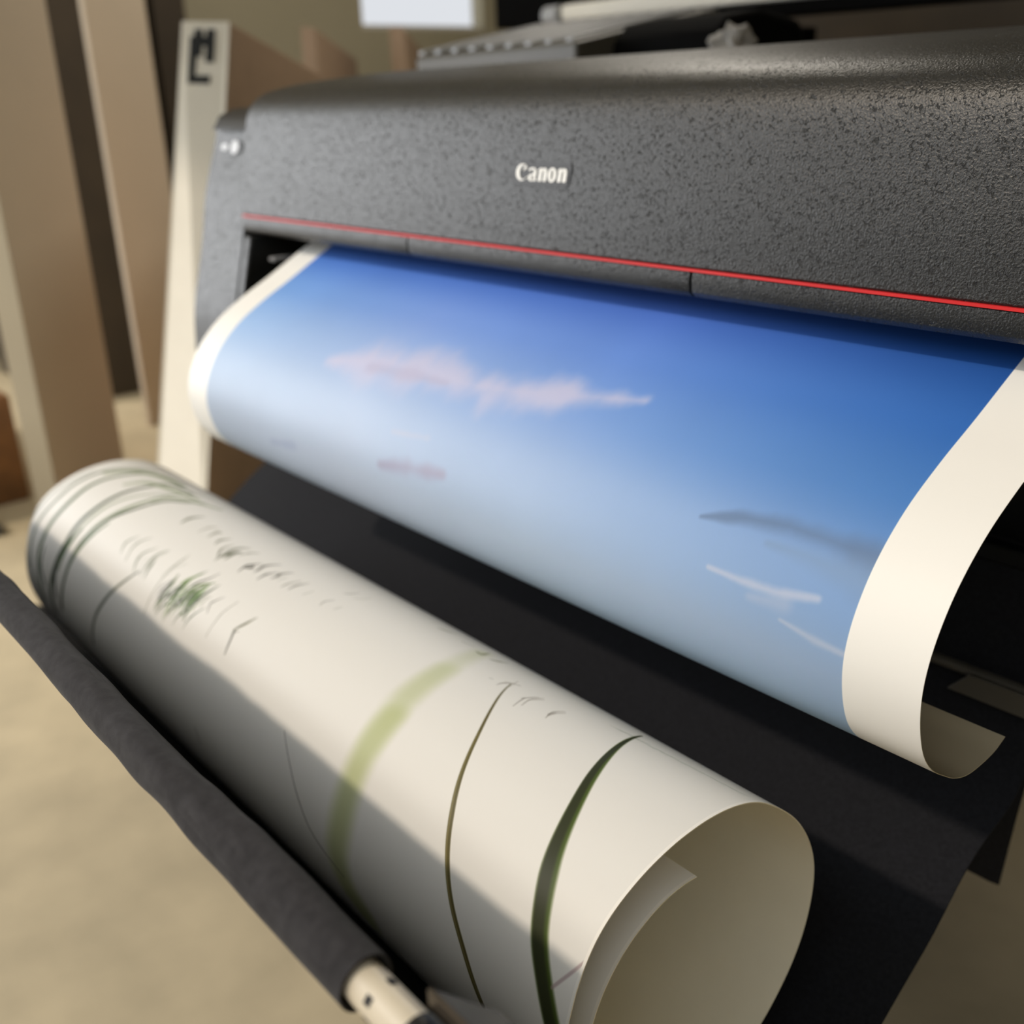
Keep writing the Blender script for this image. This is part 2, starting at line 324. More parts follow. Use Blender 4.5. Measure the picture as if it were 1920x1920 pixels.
# writing: raised serif lettering built as outlines
def strip(outer, inner):
    n = len(outer); v = list(outer)+list(inner); return v, [(i, i+1, n+i+1, n+i) for i in range(n-1)]
def arc(cx, cy, rx, ry, a0, a1, n=22): return [(cx+rx*math.cos(math.radians(a0+(a1-a0)*i/n)), cy+ry*math.sin(math.radians(a0+(a1-a0)*i/n))) for i in range(n+1)]
def glyph(ch):
    out = []
    def poly(p): out.append((p, [tuple(range(len(p)))]))
    if ch == 'C':
        out.append(strip(arc(.52, .62, .50, .64, 42, 318, 34), arc(.64, .62, .34, .54, 36, 322, 34)))
        poly([(.90, 1.06), (.78, 1.14), (.66, .96), (.62, .72), (.74, .80), (.84, .92)])
        poly([(.90, .19), (.92, .12), (1.0, .26), (.96, .30)])
        wd = 1.02
    elif ch == 'a':
        poly([(.34, .0), (.60, .0), (.66, .70), (.42, .80)])
        out.append(strip(arc(.30, .70, .34, .30, 10, 165), arc(.30, .70, .12, .20, 10, 165)))
        out.append(strip(arc(.25, .25, .25, .27, 0, 360), arc(.29, .25, .07, .16, 0, 360)))
        poly([(.58, 0), (.70, .04), (.68, .12), (.58, .12)])
        wd = .70
    elif ch == 'n':
        poly([(.06, 0), (.32, 0), (.36, .90), (.12, .86)]); poly([(-.02, .76), (.16, .98), (.36, 1.0), (.3, .84)])
        poly([(.46, 0), (.72, 0), (.76, .74), (.50, .78)])
        out.append(strip(arc(.54, .70, .22, .30, 0, 180), arc(.50, .70, .06, .14, 0, 180)))
        wd = .78
    else:
        out.append(strip(arc(.34, .50, .34, .54, 0, 360, 32), arc(.34, .50, .09, .40, 0, 360, 32)))
        wd = .68
    return out, wd
def face_frame(X, hz):
    """point and axes on the sloped front face at height hz"""
    ys = np.interp(hz, [p[1] for p in front[:30]], [p[0] for p in front[:30]])
    y2 = np.interp(hz+.01, [p[1] for p in front[:30]], [p[0] for p in front[:30]])
    up = Vector((0, y2-ys, .01)).normalized(); nrm = Vector((1, 0, 0)).cross(up).normalized()
    if nrm.y > 0: nrm = -nrm
    return Vector((X, ys, hz)), up, nrm
def flat_poly(name, polys, org, right, up, nrm, d0, d1, m, parent):
    v = []; f = []
    for pts, fcs in polys:
        k = len(v); n = len(pts)
        for d in (d0, d1): v += [W(org+right*p[0]+up*p[1]+nrm*d) for p in pts]
        for fc in fcs:
            f.append(tuple(k+n+i for i in fc)); f.append(tuple(k+i for i in fc[::-1]))
            L = len(fc)
            for q in range(L): a, b = fc[q], fc[(q+1) % L]; f.append((k+a, k+b, k+n+b, k+n+a))
    return add(name, v, f, m, parent)
org, up, nrm = face_frame(-.893, -.0795)
sc = .0132
x = 0; polys = []
for ch in 'Canon':
    g, wd = glyph(ch)
    kx = 1.42
    for p, fc in g: polys.append(([((q[0]+x)*sc*kx+.0, q[1]*sc) for q in p], fc))
    x += wd+.055
width = x*sc*1.42
print('logo width', width)
bx = .0055
plate = [(-bx, .0), (-.002, -.0048), (width-.003, -.0048), (width+.0015, -.003), (width+.0045, .014), (width+.0025, .0182), (.025, .0182), (.020, .0212), (.008, .0212), (.000, .016), (-bx, .009)]
bd = flat_poly('badge', [(plate, [tuple(range(len(plate)))])], org, Vector((1, 0, 0)), up, nrm, -.0010, .0009, M['black'], pr)
lt = flat_poly('badge_lettering', polys, org, Vector((1, 0, 0)), up, nrm, .0005, .0015, M['white'], None)
lt.parent = bd; lt.matrix_parent_inverse = bd.matrix_world.inverted(); lt.matrix_world = Matrix.Identity(4)
bd['label'] = 'dark badge plate'; lt['label'] = 'raised white serif lettering'
# small badge on the end unit
o1, u1 = Vector((-1.60, .7805, -.055)), Vector((0, .03, .1)).normalized(); n1 = Vector((0, -1, .30)).normalized()
plate2 = [(p[0], p[1]) for p in arc(0, 0, .040, .013, 0, 360, 30)][:-1]
b2 = flat_poly('end_badge', [(plate2, [tuple(range(len(plate2)))])], o1, Vector((1, 0, 0)), u1, n1, -.004, .0012, M['black'], pr)
flat_poly('end_badge_dot', [((arc(.018, 0, .013, .010, 0, 360, 24))[:-1], [tuple(range(24))]), (arc(-.016, 0, .012, .005, 0, 360, 24)[:-1], [tuple(range(24))])], o1, Vector((1, 0, 0)), u1, n1, .001, .0022, M['silver'], pr)['label'] = 'pale oval mark'

# ------------------------------------------------------------------ picture printed on the hanging sheet
rng = np.random.default_rng(7)
def vnoise(h, w, gh, gw, oct=4):
    out = np.zeros((h, w)); amp = 1; tot = 0
    for k in range(oct):
        a, b = gh*2**k+2, gw*2**k+2; g = rng.random((a, b))
        yy = np.linspace(0, a-1.001, h); xx = np.linspace(0, b-1.001, w); y0 = yy.astype(int); x0 = xx.astype(int)
        ty = (yy-y0)[:, None]; tx = (xx-x0)[None]; ty = ty*ty*(3-2*ty); tx = tx*tx*(3-2*tx)
        A = g[y0][:, x0]; B = g[y0][:, x0+1]; Cc = g[y0+1][:, x0]; D = g[y0+1][:, x0+1]
        out += amp*((A*(1-tx)+B*tx)*(1-ty)+(Cc*(1-tx)+D*tx)*ty); tot += amp; amp *= .5
    return out/tot
def to_image(name, arr):
    h, w_ = arr.shape[:2]; im = bpy.data.images.new(name, w_, h); px = np.ones((h, w_, 4), np.float32); px[..., :3] = np.clip(arr, 0, 1)
    im.pixels.foreach_set(px.ravel()); im.update(); im.pack(); return im
PX0, PX1 = -1.4143, -.2965
SH, SW = 900, 1400; SLEN = .68
Xg = np.linspace(PX0, PX1, SW)[None].repeat(SH, 0); Sg = np.linspace(0, SLEN, SH)[:, None].repeat(SW, 1)
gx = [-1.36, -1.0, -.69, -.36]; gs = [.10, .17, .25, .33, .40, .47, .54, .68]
GRID = np.array([[(30, 60, 140), (28, 55, 140), (26, 50, 130), (14, 38, 95)],  # print's top blue deepened further to carry the shadow under the lip
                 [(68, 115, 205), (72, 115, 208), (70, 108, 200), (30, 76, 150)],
                 [(112, 160, 228), (122, 158, 230), (102, 144, 225), (52, 108, 190)],
                 [(150, 188, 238), (160, 188, 238), (125, 164, 230), (74, 130, 205)],
                 [(172, 198, 232), (178, 200, 234), (155, 184, 228), (112, 156, 216)],
                 [(176, 194, 220), (182, 198, 222), (175, 198, 226), (150, 180, 220)],
                 [(172, 188, 206), (178, 192, 210), (172, 196, 218), (148, 182, 214)],
                 [(190, 205, 222), (190, 205, 222), (170, 192, 214), (148, 180, 210)]], float)
img = np.zeros((SH, SW, 3))
for c in range(3):
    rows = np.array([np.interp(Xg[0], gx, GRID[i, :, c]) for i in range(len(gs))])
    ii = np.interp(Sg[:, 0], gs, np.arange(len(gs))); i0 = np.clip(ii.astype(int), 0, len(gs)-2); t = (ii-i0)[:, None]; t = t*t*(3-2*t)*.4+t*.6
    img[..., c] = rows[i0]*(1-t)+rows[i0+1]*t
N = vnoise(SH, SW, 10, 30, 5); N2 = vnoise(SH, SW, 5, 8, 4)
img *= (1+.05*(N2-.5))[..., None]
def cloud(pts, ws, col, al, rag=.5):
    global img
    rag *= .62
    P = np.array(pts); best = np.full((SH, SW), 9.)
    for k in range(len(P)-1):
        a, b = P[k], P[k+1]; d = b-a; L = d@d
        t = np.clip(((Xg-a[0])*d[0]+(Sg-a[1])*d[1])/L, 0, 1)
        dist = np.hypot(Xg-a[0]-t*d[0], (Sg-a[1]-t*d[1])*1.0); wv = ws[k]*(1-t)+ws[k+1]*t
        best = np.minimum(best, dist/wv)
    msk = np.clip((1.35-best*.75-rag*(N-.5)*5.0)/1.5, 0, 1); msk = msk*msk*(3-2*msk)*al
    img = img*(1-msk[..., None])+np.array(col, float)*msk[..., None]
cloud([(-1.10, .353), (-1.03, .338), (-.95, .332), (-.85, .334), (-.77, .325), (-.70, .313), (-.63, .300)], [.009, .024, .024, .021, .020, .016, .008], (207, 204, 232), .80)
cloud([(-1.02, .346), (-.95, .342), (-.88, .340)], [.006, .008, .004], (178, 174, 205), .4)
cloud([(-.93, .447), (-.88, .438), (-.82, .432)], [.005, .010, .005], (168, 166, 196), .85)
cloud([(-.92, .408), (-.86, .402)], [.003, .005], (200, 200, 220), .5)
cloud([(-1.18, .476), (-1.12, .468)], [.003, .006], (160, 175, 210), .6)
cloud([(-.505, .389), (-.47, .380), (-.43, .375), (-.39, .376), (-.352, .378)], [.002, .005, .008, .009, .011], (88, 118, 160), .8, .35)
cloud([(-.44, .392), (-.40, .392), (-.35, .396)], [.003, .008, .012], (112, 145, 185), .5, .4)
cloud([(-.482, .424), (-.45, .425), (-.42, .424), (-.385, .418)], [.0015, .0028, .0035, .0025], (198, 203, 224), .65, .5)
cloud([(-.44, .434), (-.41, .430)], [.003, .006], (185, 195, 220), .4, .4)
cloud([(-.41, .442), (-.38, .447), (-.35, .449)], [.0015, .003, .002], (190, 200, 222), .6, .3)
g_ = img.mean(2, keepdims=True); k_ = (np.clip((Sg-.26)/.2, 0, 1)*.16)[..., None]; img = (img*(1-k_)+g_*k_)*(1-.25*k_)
margin = (Xg < -1.3560) | (Xg > -.3552)
img[margin] = (240, 239, 234)
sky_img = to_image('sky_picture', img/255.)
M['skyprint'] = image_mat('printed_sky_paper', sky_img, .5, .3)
pp = [(.95, -.14), (.88, -.155), (.82, -.175), (.777, -.197), (.726, -.225), (.682, -.248), (.642, -.273), (.611, -.302), (.591, -.333), (.582, -.362), (.583, -.39), (.592, -.418), (.607, -.438), (.626, -.452), (.645, -.463), (.667, -.469), (.698, -.467), (.716, -.46)]
sp = smooth_pts(pp, 6); ln = [0]
raw = [0]
for a, b in zip(pp[:-1], pp[1:]): raw.append(raw[-1]+math.dist(a, b))
vp = []
for i in range(len(sp)):
    k = i/6; a = int(k); vp.append((raw[a]+(raw[min(a+1, len(raw)-1)]-raw[a])*(k-a))/SLEN)
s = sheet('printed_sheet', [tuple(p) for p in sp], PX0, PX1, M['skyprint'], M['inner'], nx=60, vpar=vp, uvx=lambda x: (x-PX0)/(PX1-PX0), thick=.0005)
tag(s, 'wide print of a blue sky with clouds hanging in a curve out of the printer', 'print')

